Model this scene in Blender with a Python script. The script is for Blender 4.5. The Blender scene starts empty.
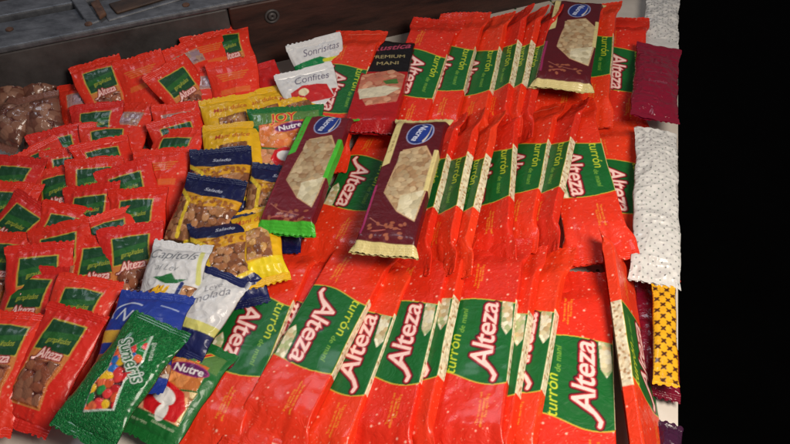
import bpy, math, random
import numpy as np
from mathutils import Matrix, Vector

# ------------------------------------------------------------------ camera, light, exposure
scene = bpy.context.scene
COL = scene.collection
CAM_H, CAM_P, FOC = 0.63, math.radians(48), 650.0      # height (m), pitch below horizontal, focal length in photo pixels
cam_d = bpy.data.cameras.new('camera'); cam = bpy.data.objects.new('camera', cam_d); COL.objects.link(cam)
cam.location = (0, 0, CAM_H); cam.rotation_euler = (math.pi/2 - CAM_P, 0, 0)
cam_d.sensor_width = 36; cam_d.lens = 36*FOC/790; cam_d.clip_start = 0.02; cam_d.clip_end = 50
scene.camera = cam

world = bpy.data.worlds.new('World'); scene.world = world; world.use_nodes = True
bg = world.node_tree.nodes['Background']
bg.inputs['Color'].default_value = (0.72, 0.68, 0.70, 1); bg.inputs['Strength'].default_value = 0.15

def area_lamp(name, loc, target, size, power, color, spread=180):
    d = bpy.data.lights.new(name, 'AREA'); d.shape = 'DISK'; d.size = size; d.energy = power; d.color = color
    d.spread = math.radians(spread)
    o = bpy.data.objects.new(name, d); COL.objects.link(o); o.location = loc
    o.rotation_euler = (Vector(target)-Vector(loc)).to_track_quat('-Z', 'Y').to_euler()
    return o
area_lamp('stall_lamp', (0.36, 0.12, 0.80), (0.08, 0.44, 0.0), 0.36, 6.9, (1.0, 0.90, 0.78), 150)
area_lamp('rear_cool_lamp', (-0.9, 1.6, 2.2), (-0.1, 0.7, 0), 0.6, 2.6, (0.80, 0.88, 1.0), 100)  # weak cool lamp high at the far left

scene.view_settings.view_transform = 'Standard'; scene.view_settings.look = 'None'
scene.view_settings.exposure = 0.0; scene.view_settings.gamma = 1.0

rnd = random.Random(7)
rng = np.random.RandomState(11)

def spot(px, py, z=0.0):
    """point at height z over the table that is seen at photo position px, py"""
    dx, dy = (px-395)/FOC, (222-py)/FOC
    s, c = math.sin(CAM_P), math.cos(CAM_P)
    t = (CAM_H - z)/(s - dy*c)
    return Vector((t*dx, t*(c + dy*s), z))

# ------------------------------------------------------------------ object helpers
def tag(o, label=None, cat=None, group=None, kind=None):
    if label: o['label'] = label
    if cat: o['category'] = cat
    if group: o['group'] = group
    if kind: o['kind'] = kind
    return o
def empty(name):
    o = bpy.data.objects.new(name, None); o.empty_display_size = .02; COL.objects.link(o); return o
def copy_tree(o):
    r = o.copy(); COL.objects.link(r)
    for ch in o.children:
        c = ch.copy(); COL.objects.link(c); c.parent = r
        for g in ch.children:
            d = g.copy(); COL.objects.link(d); d.parent = c
    return r

# ------------------------------------------------------------------ materials
def lin(c):
    c = np.asarray(c, float)/255.0
    return np.where(c <= 0.04045, c/12.92, ((c+0.055)/1.055)**2.4)
def L4(c): return tuple(lin(c)) + (1.0,)

def film(name, rough=.46, coat=.22, bump=.34, fine=260, coarse=70, spec=.30, metal=0.0, gain=1.0):
    m = bpy.data.materials.new(name); m.use_nodes = True
    nt = m.node_tree; N = nt.nodes; K = nt.links; b = N['Principled BSDF']
    at = N.new('ShaderNodeAttribute'); at.attribute_name = 'ink'
    tc = N.new('ShaderNodeTexCoord'); oi = N.new('ShaderNodeObjectInfo')
    ad = N.new('ShaderNodeVectorMath'); ad.operation = 'MULTIPLY_ADD'
    cb = N.new('ShaderNodeCombineXYZ')
    K.new(oi.outputs['Random'], cb.inputs[0]); K.new(oi.outputs['Random'], cb.inputs[1])
    ad.inputs[1].default_value = (3.1, 5.7, 0)
    K.new(cb.outputs[0], ad.inputs[0]); K.new(tc.outputs['Object'], ad.inputs[2])
    n1 = N.new('ShaderNodeTexNoise'); n1.inputs['Scale'].default_value = coarse; n1.inputs['Detail'].default_value = 2; n1.inputs['Distortion'].default_value = 1.2
    n2 = N.new('ShaderNodeTexNoise'); n2.inputs['Scale'].default_value = fine; n2.inputs['Detail'].default_value = 3
    vo = N.new('ShaderNodeTexVoronoi'); vo.feature = 'DISTANCE_TO_EDGE'; vo.inputs['Scale'].default_value = coarse*.55; 
    for n in (n1, n2, vo): K.new(ad.outputs[0], n.inputs['Vector'])
    mr = N.new('ShaderNodeMapRange'); mr.inputs['From Max'].default_value = .12; K.new(vo.outputs['Distance'], mr.inputs['Value'])
    r1 = N.new('ShaderNodeMath'); r1.operation = 'SUBTRACT'; r1.inputs[1].default_value = .5; K.new(n1.outputs['Fac'], r1.inputs[0])
    r2 = N.new('ShaderNodeMath'); r2.operation = 'ABSOLUTE'; K.new(r1.outputs[0], r2.inputs[0])
    r3 = N.new('ShaderNodeMath'); r3.operation = 'MULTIPLY'; r3.inputs[1].default_value = 1.6; K.new(r2.outputs[0], r3.inputs[0])
    a1 = N.new('ShaderNodeMath'); a1.operation = 'MULTIPLY_ADD'; a1.inputs[1].default_value = .16
    K.new(n2.outputs['Fac'], a1.inputs[0]); K.new(r3.outputs[0], a1.inputs[2])
    a2 = N.new('ShaderNodeMath'); a2.operation = 'MULTIPLY_ADD'; a2.inputs[1].default_value = .16
    K.new(mr.outputs[0], a2.inputs[0]); K.new(a1.outputs[0], a2.inputs[2])
    bp = N.new('ShaderNodeBump'); bp.inputs['Strength'].default_value = bump; bp.inputs['Distance'].default_value = .004
    K.new(a2.outputs[0], bp.inputs['Height']); K.new(bp.outputs[0], b.inputs['Normal'])
    hs = N.new('ShaderNodeHueSaturation'); hs.inputs['Value'].default_value = gain
    K.new(at.outputs['Color'], hs.inputs['Color']); K.new(hs.outputs[0], b.inputs['Base Color'])
    b.inputs['Roughness'].default_value = rough; b.inputs['Specular IOR Level'].default_value = spec
    b.inputs['Coat Weight'].default_value = coat; b.inputs['Coat Roughness'].default_value = .13; b.inputs['Metallic'].default_value = metal
    return m
M = {}
M['film'] = film('printed_film', bump=.24, rough=.44)
M['print'] = film('label_print', bump=.22)
M['ink'] = film('lettering_print', bump=.18)
M['seal'] = film('crimped_film', rough=.38, bump=.4)
M['foil'] = film('foil_film', rough=.38, coat=.3, bump=.4)
M['clear'] = film('clear_wrap', rough=.24, coat=.5, bump=.35, coarse=90)
M['paper'] = film('soft_paper', rough=.4, coat=.4, bump=.3, coarse=40)
M['glitter'] = film('glitter_film', rough=.28, coat=.5, bump=.8, fine=700, coarse=240)

def rough_mat(name, c1, c2, scale=40, rough=.6, bump=.3, metal=0.0, stretch=(1,1,1), c3=None):
    m = bpy.data.materials.new(name); m.use_nodes = True
    nt = m.node_tree; N = nt.nodes; K = nt.links; b = N['Principled BSDF']
    tc = N.new('ShaderNodeTexCoord'); mp = N.new('ShaderNodeMapping'); mp.inputs['Scale'].default_value = stretch
    K.new(tc.outputs['Object'], mp.inputs[0])
    n = N.new('ShaderNodeTexNoise'); n.inputs['Scale'].default_value = scale; n.inputs['Detail'].default_value = 8; n.inputs['Roughness'].default_value = .65
    K.new(mp.outputs[0], n.inputs['Vector'])
    cr = N.new('ShaderNodeValToRGB'); cr.color_ramp.elements[0].position = .35; cr.color_ramp.elements[1].position = .68
    cr.color_ramp.elements[0].color = L4(c1); cr.color_ramp.elements[1].color = L4(c2)
    if c3: e = cr.color_ramp.elements.new(.74); e.color = L4(c3)
    K.new(n.outputs['Fac'], cr.inputs[0]); K.new(cr.outputs[0], b.inputs['Base Color'])
    bp = N.new('ShaderNodeBump'); bp.inputs['Strength'].default_value = bump; bp.inputs['Distance'].default_value = .002
    K.new(n.outputs['Fac'], bp.inputs['Height']); K.new(bp.outputs[0], b.inputs['Normal'])
    b.inputs['Roughness'].default_value = rough; b.inputs['Metallic'].default_value = metal
    return m

# ------------------------------------------------------------------ lettering outlines, read once from Blender's own font
_gc = {}
def glyphs(s, bold=.02, track=1.0):
    key = (s, bold, track)
    if key in _gc: return _gc[key]
    cu = bpy.data.curves.new('t', 'FONT'); cu.body = s; cu.offset = bold; cu.align_x = 'CENTER'; cu.space_character = track; cu.resolution_u = 4
    o = bpy.data.objects.new('t', cu); me = o.to_mesh(); me.calc_loop_triangles()
    v = np.array([x.co[:2] for x in me.vertices]); t = np.array([q.vertices[:] for q in me.loop_triangles])
    tri = v[t] if len(t) else np.zeros((0, 3, 2))
    o.to_mesh_clear(); bpy.data.objects.remove(o); bpy.data.curves.remove(cu)
    mn, mx = v.min(0), v.max(0)
    tri = (tri - (mn+mx)/2)/.72
    _gc[key] = tri; return tri

# ------------------------------------------------------------------ printing canvas, centimetres, origin in the middle
RES = 24
class Art:
    def __init__(s, w, h, base, part=0, seed=0):
        s.w, s.h = w, h; s.nx, s.ny = int(w*RES), int(h*RES)
        s.c = np.ones((s.ny, s.nx, 3))*lin(base); s.p = np.full((s.ny, s.nx), part, np.int8); s.z = np.zeros((s.ny, s.nx))
        xs = (np.arange(s.nx)+.5)/RES - w/2; ys = (np.arange(s.ny)+.5)/RES - h/2
        s.X, s.Y = np.meshgrid(xs, ys); s.r = np.random.RandomState(seed)
    def win(s, x0, x1, y0, y1):
        f = lambda a, n, e: int(min(max((a+e/2)*RES, 0), n))
        i0, i1 = f(x0, s.nx, s.w), f(x1, s.nx, s.w)+1; j0, j1 = f(y0, s.ny, s.h), f(y1, s.ny, s.h)+1
        return slice(j0, min(j1, s.ny)), slice(i0, min(i1, s.nx))
    def put(s, w, m, col, part=None, a=1.0):
        if col is not None:
            k = (m.astype(float)*a)[..., None]; s.c[w] = s.c[w]*(1-k) + lin(col)*k
        if part is not None: s.p[w] = np.where(m > .5, part, s.p[w])
    def pmask(s, pts, w):
        X, Y = s.X[w], s.Y[w]; ins = np.zeros(X.shape, bool); n = len(pts)
        for i in range(n):
            (x0, y0), (x1, y1) = pts[i], pts[(i+1) % n]
            if y0 == y1: continue
            ins ^= ((Y >= min(y0, y1)) & (Y < max(y0, y1)) & (X < x0 + (Y-y0)*(x1-x0)/(y1-y0)))
        return ins
    def poly(s, pts, col, part=None, edge=None, ew=.09, a=1.0):
        P = np.array(pts); w = s.win(P[:, 0].min()-.2, P[:, 0].max()+.2, P[:, 1].min()-.2, P[:, 1].max()+.2)
        s.put(w, s.pmask(pts, w), col, part, a)
        if edge: s.line(list(pts)+[pts[0]], ew, edge, part)
    def line(s, pts, wd, col, part=None, a=1.0):
        for (x0, y0), (x1, y1) in zip(pts[:-1], pts[1:]):
            w = s.win(min(x0, x1)-wd, max(x0, x1)+wd, min(y0, y1)-wd, max(y0, y1)+wd); X, Y = s.X[w], s.Y[w]
            dx, dy = x1-x0, y1-y0; q = dx*dx+dy*dy+1e-9
            t = np.clip(((X-x0)*dx+(Y-y0)*dy)/q, 0, 1); d = np.hypot(X-x0-t*dx, Y-y0-t*dy)
            s.put(w, d < wd/2, col, part, a)
    def ell(s, cx, cy, rx, ry, col, part=None, rot=0, a=1.0):
        R = max(rx, ry)+.1; w = s.win(cx-R, cx+R, cy-R, cy+R); X, Y = s.X[w]-cx, s.Y[w]-cy
        c, n = math.cos(rot), math.sin(rot); s.put(w, ((X*c+Y*n)/rx)**2+((-X*n+Y*c)/ry)**2 < 1, col, part, a)
    def text(s, t, cx, cy, size, rot=0, col=(255, 255, 255), out=None, ow=.1, out2=None, ow2=.2, shear=0, bold=.02, sx=1.0, part=None, track=1.0, grow=0):
        T = glyphs(t, bold, track).copy()
        T[..., 0] += shear*T[..., 1]; T[..., 0] *= sx
        if grow:
            W = np.abs(T[..., 0]).max(); T[..., 1] *= 1+grow*T[..., 0]/W
        T *= size; c, n = math.cos(rot), math.sin(rot)
        T = np.stack([T[..., 0]*c-T[..., 1]*n+cx, T[..., 0]*n+T[..., 1]*c+cy], -1)
        mg = max(ow2, ow)+.1
        w = s.win(T[..., 0].min()-mg, T[..., 0].max()+mg, T[..., 1].min()-mg, T[..., 1].max()+mg); X, Y = s.X[w], s.Y[w]
        m = np.zeros(X.shape, bool)
        if m.size == 0: return
        x0g, y0g = X[0, 0], Y[0, 0]
        for A in T:
            i0 = max(int((A[:, 0].min()-x0g)*RES)-1, 0); i1 = int((A[:, 0].max()-x0g)*RES)+2
            j0 = max(int((A[:, 1].min()-y0g)*RES)-1, 0); j1 = int((A[:, 1].max()-y0g)*RES)+2
            if i1 <= 0 or j1 <= 0: continue
            x, y = X[j0:j1, i0:i1], Y[j0:j1, i0:i1]
            e = [(A[(k+1) % 3, 0]-A[k, 0])*(y-A[k, 1])-(A[(k+1) % 3, 1]-A[k, 1])*(x-A[k, 0]) for k in range(3)]
            m[j0:j1, i0:i1] |= ((e[0] >= 0) & (e[1] >= 0) & (e[2] >= 0)) | ((e[0] <= 0) & (e[1] <= 0) & (e[2] <= 0))
        def dil(m, r):
            k = int(round(r*RES)); o = m.copy(); P = np.pad(m, k)
            for dy in range(-k, k+1):
                for dx in range(-k, k+1):
                    if dx*dx+dy*dy <= k*k+1: o |= P[k+dy:k+dy+m.shape[0], k+dx:k+dx+m.shape[1]]
            return o
        if out2: s.put(w, dil(m, ow2), out2, part)
        if out: s.put(w, dil(m, ow), out, part)
        s.put(w, m, col, part)
    def dots(s, n, r0, r1, col, only=0, a=.7):
        for _ in range(n):
            x, y = s.r.uniform(-s.w/2, s.w/2), s.r.uniform(-s.h/2, s.h/2)
            w = s.win(x-r1, x+r1, y-r1, y+r1); r = s.r.uniform(r0, r1)**1
            m = np.clip((r-np.hypot(s.X[w]-x, s.Y[w]-y))/(.5*r), 0, 1)*(s.p[w] == only)
            k = (m*a)[..., None]; s.c[w] = s.c[w]*(1-k)+lin(col)*k
    def lumps(s, pts, r, cols, amp, part=None, gap=None, jit=1.0):
        """nuts, sweets or nougat grain filling an outline: colour per piece and real relief"""
        P = np.array(pts); w = s.win(P[:, 0].min(), P[:, 0].max(), P[:, 1].min(), P[:, 1].max()); m = s.pmask(pts, w)
        X, Y = s.X[w], s.Y[w]; q = r*1.7; best = np.full(X.shape, 9.); idx = np.zeros(X.shape, int); cs = []
        k = 0
        for a_, gy in enumerate(np.arange(P[:, 1].min()-q, P[:, 1].max()+q, q*.87)):
            for gx in np.arange(P[:, 0].min()-q, P[:, 0].max()+q, q):
                cx = gx+(a_ % 2)*q/2+s.r.uniform(-.25, .25)*q*jit; cy = gy+s.r.uniform(-.25, .25)*q*jit; e = s.r.uniform(.8, 1.25)
                d = np.hypot((X-cx)*e, (Y-cy)/e)/r; u = d < best; best = np.where(u, d, best); idx = np.where(u, k, idx)
                cs.append(lin(cols[s.r.randint(len(cols))])*s.r.uniform(.8, 1.15)); k += 1
        C = np.array(cs)[idx]
        if gap is not None:
            g = np.clip((best-.85)/.2, 0, 1)[..., None]; C = C*(1-g)+lin(gap)*g
        k = m[..., None].astype(float); s.c[w] = s.c[w]*(1-k)+C*k
        s.z[w] = np.where(m, amp*np.sqrt(np.clip(1-(best*.9)**2, 0, 1)), s.z[w])
        if part is not None: s.p[w] = np.where(m, part, s.p[w])
    def noise(s, amt, cell=.25):
        n = vnoise(s.ny, s.nx, max(int(s.h/cell), 2), max(int(s.w/cell), 2), s.r); s.c *= (1+amt*n)[..., None]
    def sample(s, x, y):
        c = s.c; c = (c + np.roll(c, 1, 0) + np.roll(c, 1, 1) + np.roll(np.roll(c, 1, 0), 1, 1))/4
        i = np.clip((x+s.w/2)*RES, 0, s.nx-1.001); j = np.clip((y+s.h/2)*RES, 0, s.ny-1.001)
        i0, j0 = i.astype(int), j.astype(int); f, g = (i-i0)[..., None], (j-j0)[..., None]
        i1, j1 = np.minimum(i0+1, s.nx-1), np.minimum(j0+1, s.ny-1)
        col = (c[j0, i0]*(1-f)+c[j0, i1]*f)*(1-g)+(c[j1, i0]*(1-f)+c[j1, i1]*f)*g
        return np.clip(col, 0, 1), s.z[j0, i0]
    def pid(s, x, y):
        i = np.clip((x+s.w/2)*RES, 0, s.nx-1).astype(int); j = np.clip((y+s.h/2)*RES, 0, s.ny-1).astype(int)
        return s.p[j, i]

def vnoise(ny, nx, gy, gx, r):
    g = r.uniform(-1, 1, (gy+3, gx+3)); y = np.linspace(0, gy, ny); x = np.linspace(0, gx, nx)
    def cub(a, t, ax):
        i = t.astype(int); f = t-i; f = f*f*(3-2*f)
        lo, hi = np.take(a, i, ax), np.take(a, i+1, ax)
        f = f[:, None] if ax == 0 else f[None, :]
        return lo*(1-f)+hi*f
    return cub(cub(g, y, 0), x, 1)

# ------------------------------------------------------------------ wrapped packages
def skin(P, C, pid, parts, name):
    """closed sleeve of points P[row, column] split by part id into child meshes; parts: id -> (name, material, parent id)"""
    nv, nu, _ = P.shape; P = P/100.0
    du = np.roll(P, -1, 1)-np.roll(P, 1, 1); dv = np.gradient(P, axis=0)
    Nn = np.cross(du, dv); Nn /= np.linalg.norm(Nn, axis=2, keepdims=True)+1e-12
    j, i = np.meshgrid(np.arange(nv-1), np.arange(nu), indexing='ij'); i2 = (i+1) % nu
    F = np.stack([j*nu+i, j*nu+i2, (j+1)*nu+i2, (j+1)*nu+i], -1).reshape(-1, 4); fp = pid.reshape(-1)
    V = P.reshape(-1, 3); Nn = Nn.reshape(-1, 3); C = np.concatenate([C.reshape(-1, 3), np.ones((nv*nu, 1))], 1)
    root = empty(name); made = {}
    for k, (pn, mat, par) in parts.items():
        f = F[fp == k]
        if len(f) == 0: continue
        u, inv = np.unique(f, return_inverse=True); f = inv.reshape(-1, 4)
        me = bpy.data.meshes.new(pn)
        me.vertices.add(len(u)); me.vertices.foreach_set('co', V[u].ravel())
        me.loops.add(f.size); me.loops.foreach_set('vertex_index', f.ravel().astype(np.int32))
        me.polygons.add(len(f)); me.polygons.foreach_set('loop_start', np.arange(0, f.size, 4, dtype=np.int32))
        me.polygons.foreach_set('use_smooth', np.ones(len(f), bool))
        me.update(calc_edges=True)
        a = me.attributes.new('ink', 'FLOAT_COLOR', 'POINT'); a.data.foreach_set('color', C[u].ravel())
        me.normals_split_custom_set_from_vertices(Nn[u])
        me.materials.append(M[mat])
        o = bpy.data.objects.new(pn, me); COL.objects.link(o); o.parent = made.get(par, root); made[k] = o
    return root

def sm(a, b, x):
    t = np.clip((x-a)/(b-a), 0, 1); return t*t*(3-2*t)

def block_pack(name, art, parts, W=7.2, T=1.5, L=30, half=9.4, seed=0, step=.08, bag=.25):
    """a bar in a flow wrap: boxy over the bar, flat and pleated towards the crimped ends"""
    r = np.random.RandomState(seed); per = W/2+T/2
    fr = np.arange(-(W/2+T), W/2+T+.001, step); nb = 14
    bk = W/2+T+(np.arange(nb)+1)/(nb+1)*W; cols = np.concatenate([fr, bk]); rows = np.arange(-L/2, L/2+.001, step)
    p, v = np.meshgrid(cols, rows)
    # box section by perimeter coordinate
    def box(p):
        x = np.zeros_like(p); z = np.zeros_like(p); h = W/2
        a = np.abs(p) <= h; x[a] = p[a]; z[a] = T
        a = (p > h) & (p <= h+T); x[a] = h; z[a] = T-(p[a]-h)
        a = (p < -h) & (p >= -h-T); x[a] = -h; z[a] = T-(-p[a]-h)
        a = p > h+T; x[a] = h-(p[a]-h-T); z[a] = 0
        return x, z
    bx = sum(box(p+d)[0] for d in (-.18, -.09, 0, .09, .18))/5; bz = sum(box(p+d)[1] for d in (-.18, -.09, 0, .09, .18))/5
    bz = np.where(p > W/2+T+.2, 0, bz)
    h = per; fx = np.where(np.abs(p) <= h, p, np.where(p > h, 2*h-p, -2*h-p)); fx = np.where(p > W/2+T, W/2+T-(p-W/2-T) - T, fx)
    fx = np.clip(fx, -h, h); fz = np.where(np.abs(p) <= h, .52, .44)*T
    e1, e2 = half+r.uniform(-.3, .3), half+r.uniform(-.3, .3)
    f = 1-np.maximum(sm(e1, e1+3.0, v), sm(e2, e2+3.0, -v))
    x = bx*f+fx*(1-f); z = bz*f+fz*(1-f)
    nv, nu = p.shape; ends = np.clip((np.abs(v)-half+1.5)/2.5, 0, 1)
    n1 = vnoise(nv, nu, 14, 6, r); n2 = vnoise(nv, nu, 40, 14, r); n3 = vnoise(nv, nu, 9, 3, r)
    top = sm(-.3, .6, bz-.2)
    pl = sum(np.sin(p*k+r.uniform(0, 6)+.4*np.sin(v*r.uniform(.5, 1)))*w for k, w in ((2.1, .5), (3.4, .4), (5.3, .25)))
    z = z + top*(.04*n1+.015*n2-.035*np.abs(vnoise(nv, nu, 10, 5, r))**.7*1.0) + ends*(.06*pl*sm(0, 1, ends)+.10*n1+.18*n3*ends)*1.0
    z = z - 1.0*T*.40*sm(half+.8, L/2, np.abs(v))*r.uniform(.2, 1)
    x = x + .05*n2*ends + .08*vnoise(nv, nu, 8, 1, r)
    seal = np.abs(v) > L/2-1.1; z = z+np.where(seal & (p < W/2+T), .03*np.sin(v*2*np.pi/.28), 0)
    yy = v.copy(); yy += .05*np.sign(v)*sm(L/2-.4, L/2, np.abs(v))*np.sign(np.sin(p*9))*1.0
    P = np.stack([x, yy, z-T/2], -1)
    c, hz = art.sample(p, v); P[..., 2] += hz*top
    pm = (p[:-1, :]+np.roll(p, -1, 1)[:-1, :])/2; vm = (v[:-1]+v[1:])/2; pm[:, -1] = 99
    pid = art.pid(pm, vm); pid = np.where(pm > W/2+T, np.where(np.abs(vm) > L/2-1.1, pid, 0), pid)
    return skin(P, c, pid, parts, name)

def pouch(name, art, parts, W, L, T, seed=0, step=.085, seal=.9, pleat=.07, sagx=0, flat_end=False, crumple=.12, curl=.35, waist=.05, full=2.6):
    """a pillow bag: puffed middle, pleats running in from crimped end seals"""
    r = np.random.RandomState(seed); nf = int(W/step)|1; u = np.linspace(-1, 1, nf); nb = 12
    cols = np.concatenate([u, np.linspace(1, -1, nb+2)[1:-1]]); back = np.concatenate([np.zeros(nf), np.ones(nb)])
    rows = np.arange(-L/2, L/2+.001, step); U, v = np.meshgrid(cols, rows); B = np.broadcast_to(back, U.shape)
    nv, nu = U.shape
    q = np.clip((L/2-seal-np.abs(v))/(L/2-seal), 0, 1); prof = np.clip(1-(1-q)**full, 0, 1)**.75
    sec = np.clip(1-np.abs(U)**2.4, 0, 1)**.62
    n1 = vnoise(nv, nf, max(int(L/2.2), 2), max(int(W/2.2), 2), r); n2 = vnoise(nv, nf, int(L/.8), int(W/.8), r); n3 = vnoise(nv, nf, 3, 2, r)
    ex = lambda n: np.concatenate([n, np.repeat(n[:, -1:], nb, 1)*0], 1)
    n1, n2, n3 = ex(n1), ex(n2), ex(n3)
    lo = vnoise(nv, 1, 4, 1, r)
    de = L/2-np.abs(v)
    pl = sum(np.sin(U*k+r.uniform(0, 6)+.5*np.sin(v*.9+r.uniform(0, 6)))*w for k, w in ((7, .4), (12, .5), (19, .4), (29, .2)))
    z = T/2*prof*sec*(1+.12*n3)
    z = z + (1-B)*(crumple*.5*n1*(.4+.6*sec)-crumple*.6*np.abs(n2)-crumple*.8*np.abs(n1)**.6*(.3+.7*sec) + pleat*pl*np.exp(-np.maximum(de-seal, 0)/1.5)*sm(0, seal, de)*sec**.3)
    sh = curl*vnoise(nv, 1, 3, 1, r)*np.ones_like(U)*(1-prof)+ .12*np.sin(U*2.3+r.uniform(0, 6))*(1-prof)*curl*3
    zb = -T/2*.55*prof*sec-.03
    z = np.where(B > 0, zb, z)+sh
    c, hz = art.sample(np.where(B > 0, W, U*W/2), v); z = z+np.where(B > 0, 0, hz*sm(0, .25, sec)*sm(seal, seal+.8, de))
    c = np.where(B[..., None] > 0, art.c[3, 3], c)
    x = U*W/2*(1-waist*prof-.02*np.sin(v*1.3+seed))+.12*lo+sagx*(v/L)**2*4
    onse = (de < seal)
    z = z+np.where(onse, .028*np.sin(v*2*np.pi/.25), 0)
    y = v+np.sign(v)*.09*sm(.35, 0, de)*np.sign(np.sin(U*W*4.5))+.06*n3
    P = np.stack([x, y, z], -1)
    Um = np.where(B > 0, 9, U); um = (U[:-1]+np.roll(U, -1, 1)[:-1])/2*W/2; vm = (v[:-1]+v[1:])/2
    pid = art.pid(um, vm); bm = (B[:-1] > 0) | (np.roll(B, -1, 1)[:-1] > 0)
    pid = np.where(bm & (L/2-np.abs(vm) >= seal), 0, pid)
    return skin(P, c, pid, parts, name)

def pose(o, anchor_px, z, yaw, pitch=0, roll=0, anchor=(0, 0, 0)):
    R = Matrix.Rotation(math.radians(yaw), 3, 'Z') @ Matrix.Rotation(math.radians(pitch), 3, 'X') @ Matrix.Rotation(math.radians(-roll), 3, 'Y')
    w = spot(anchor_px[0], anchor_px[1], z/100.0); a = R @ (Vector(anchor)/100.0)
    o.rotation_euler = R.to_euler(); o.location = w-a
    return o

RED = (224, 50, 28); GREEN = (16, 96, 38); GOLD = (196, 176, 60); CREAM = (226, 212, 170); MAROON = (84, 14, 24)

def snow(a, n, gold=True):
    a.dots(n, .03, .085, (250, 170, 140), 0, .6); a.dots(n//14, .10, .17, (255, 205, 180), 0, .8); a.dots(n*2, .03, .05, (240, 110, 70), 0, .35)

def letter_alteza(a, cx, cy, size, rot, part, sx=1.0):
    # the name in slanted brush lettering, pink white with a red and a dark outline; the A has a long foot
    T_ = glyphs('Alteza', .014, .93); hw = np.abs(T_[..., 0]+.22*T_[..., 1]).max()*size*sx
    c, n = math.cos(rot), math.sin(rot); T = lambda x, y: (cx+x*c-y*n, cy+x*n+y*c)
    foot = [T(-hw+.50*size, -.14*size), T(-hw+.10*size, -.50*size), T(-hw-.22*size, -.72*size), T(-hw-.44*size, -.66*size)]
    a.line(foot, size*.42, (60, 14, 22), part)
    a.text('Alteza', cx, cy, size, rot, (60, 14, 22), (60, 14, 22), size*.125, shear=.22, bold=.014, sx=sx, part=part, track=.93, grow=-.05)
    a.line(foot, size*.30, (178, 32, 40), part)
    a.text('Alteza', cx, cy, size, rot, (246, 208, 200), (170, 30, 40), size*.075, shear=.22, bold=.010, sx=sx, part=part, track=.93, grow=-.05)
    a.line(foot, size*.17, (246, 208, 200), part)

def ends(a, L, d, col=None):
    for sg, k in ((1, 6), (-1, 7)):
        m = (sg*a.Y > L/2-d); a.p[m] = k
        if col is not None: a.c[m] = lin(col)

# ---- nougat bar
def art_turron(seed):
    W, T, L = 7.2, 1.5, 30; a = Art(W+2*T+.6, L, ((224, 52, 22), (216, 42, 20), (228, 58, 24), (220, 48, 20), (212, 42, 22))[seed-1], 0, seed)
    lx = W/2-.05
    ys = lambda x, s: s*.30*math.sin((x/lx)*1.9+.6)
    topE = [(x, 4.75+.34*math.sin(.9-1.9*x/lx)) for x in np.linspace(-lx, lx, 24)]; botE = [(x, -4.75-ys(x, 1)*2.3) for x in np.linspace(lx, -lx, 24)]
    # side faces printed with the nougat
    for sg in (-1, 1):
        q = [(sg*lx, -5.0), (sg*(W/2+T+.3), -5.0), (sg*(W/2+T+.3), 4.95), (sg*lx, 4.95)]
        a.lumps(q, .17, [(226, 214, 184), (218, 204, 172), (230, 220, 192), (222, 210, 178), (222, 208, 176), (226, 214, 186), (178, 138, 100), (206, 186, 150)], .012, 3)
        a.line([(sg*(lx+.02), -5.0), (sg*(lx+.02), 4.95)], .10, (214, 206, 150), 3)
    a.poly(topE+botE, GREEN, 1)
    a.noise(.05, .5)
    a.line(topE, .12, GOLD, 1); a.line(botE, .12, GOLD, 1); a.line([(-lx, 4.9), (-lx, -5.0)], .09, GOLD, 1)
    letter_alteza(a, .62, .55, 2.3, math.pi/2, 2, sx=1.10)
    # piece of nougat, top right of the green field
    a.lumps([(2.12, 4.7), (3.3, 4.5), (3.45, 1.3), (2.9, .4), (2.3, 1.4), (2.12, 3.8)], .34, [(222, 214, 182), (206, 196, 158), (196, 172, 128), (232, 226, 200), (170, 180, 130)], .03, 5)
    a.text('turrón', -2.45, -2.0, 1.25, math.pi/2, (196, 210, 50), shear=.28, bold=.0, sx=1.05, part=4)
    a.text('de maní', -1.95, 2.2, .6, math.pi/2, (120, 170, 60), shear=.25, bold=.004, sx=1.2, part=4)
    snow(a, 520)
    for x0, y0 in ((1.2, -8.2), (-1.4, 8.3)):
        for k in range(3):
            a.text(('Turrón suave de maní', 'elaborado artesanal', 'Peso neto 150 g')[k], x0+k*.36, y0+(.2, -.3, .5)[k], .26, math.pi/2, (232, 160, 40), bold=0, sx=1.05)
    ends(a, L, 1.1)
    return a
TP = {0: ('wrapper', 'film', None), 1: ('label', 'print', None), 2: ('lettering', 'ink', 1), 3: ('side_panel', 'print', None), 4: ('caption', 'ink', 1), 5: ('nougat_picture', 'print', None), 6: ('end_seal', 'seal', None), 7: ('end_seal', 'seal', None)}

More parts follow.
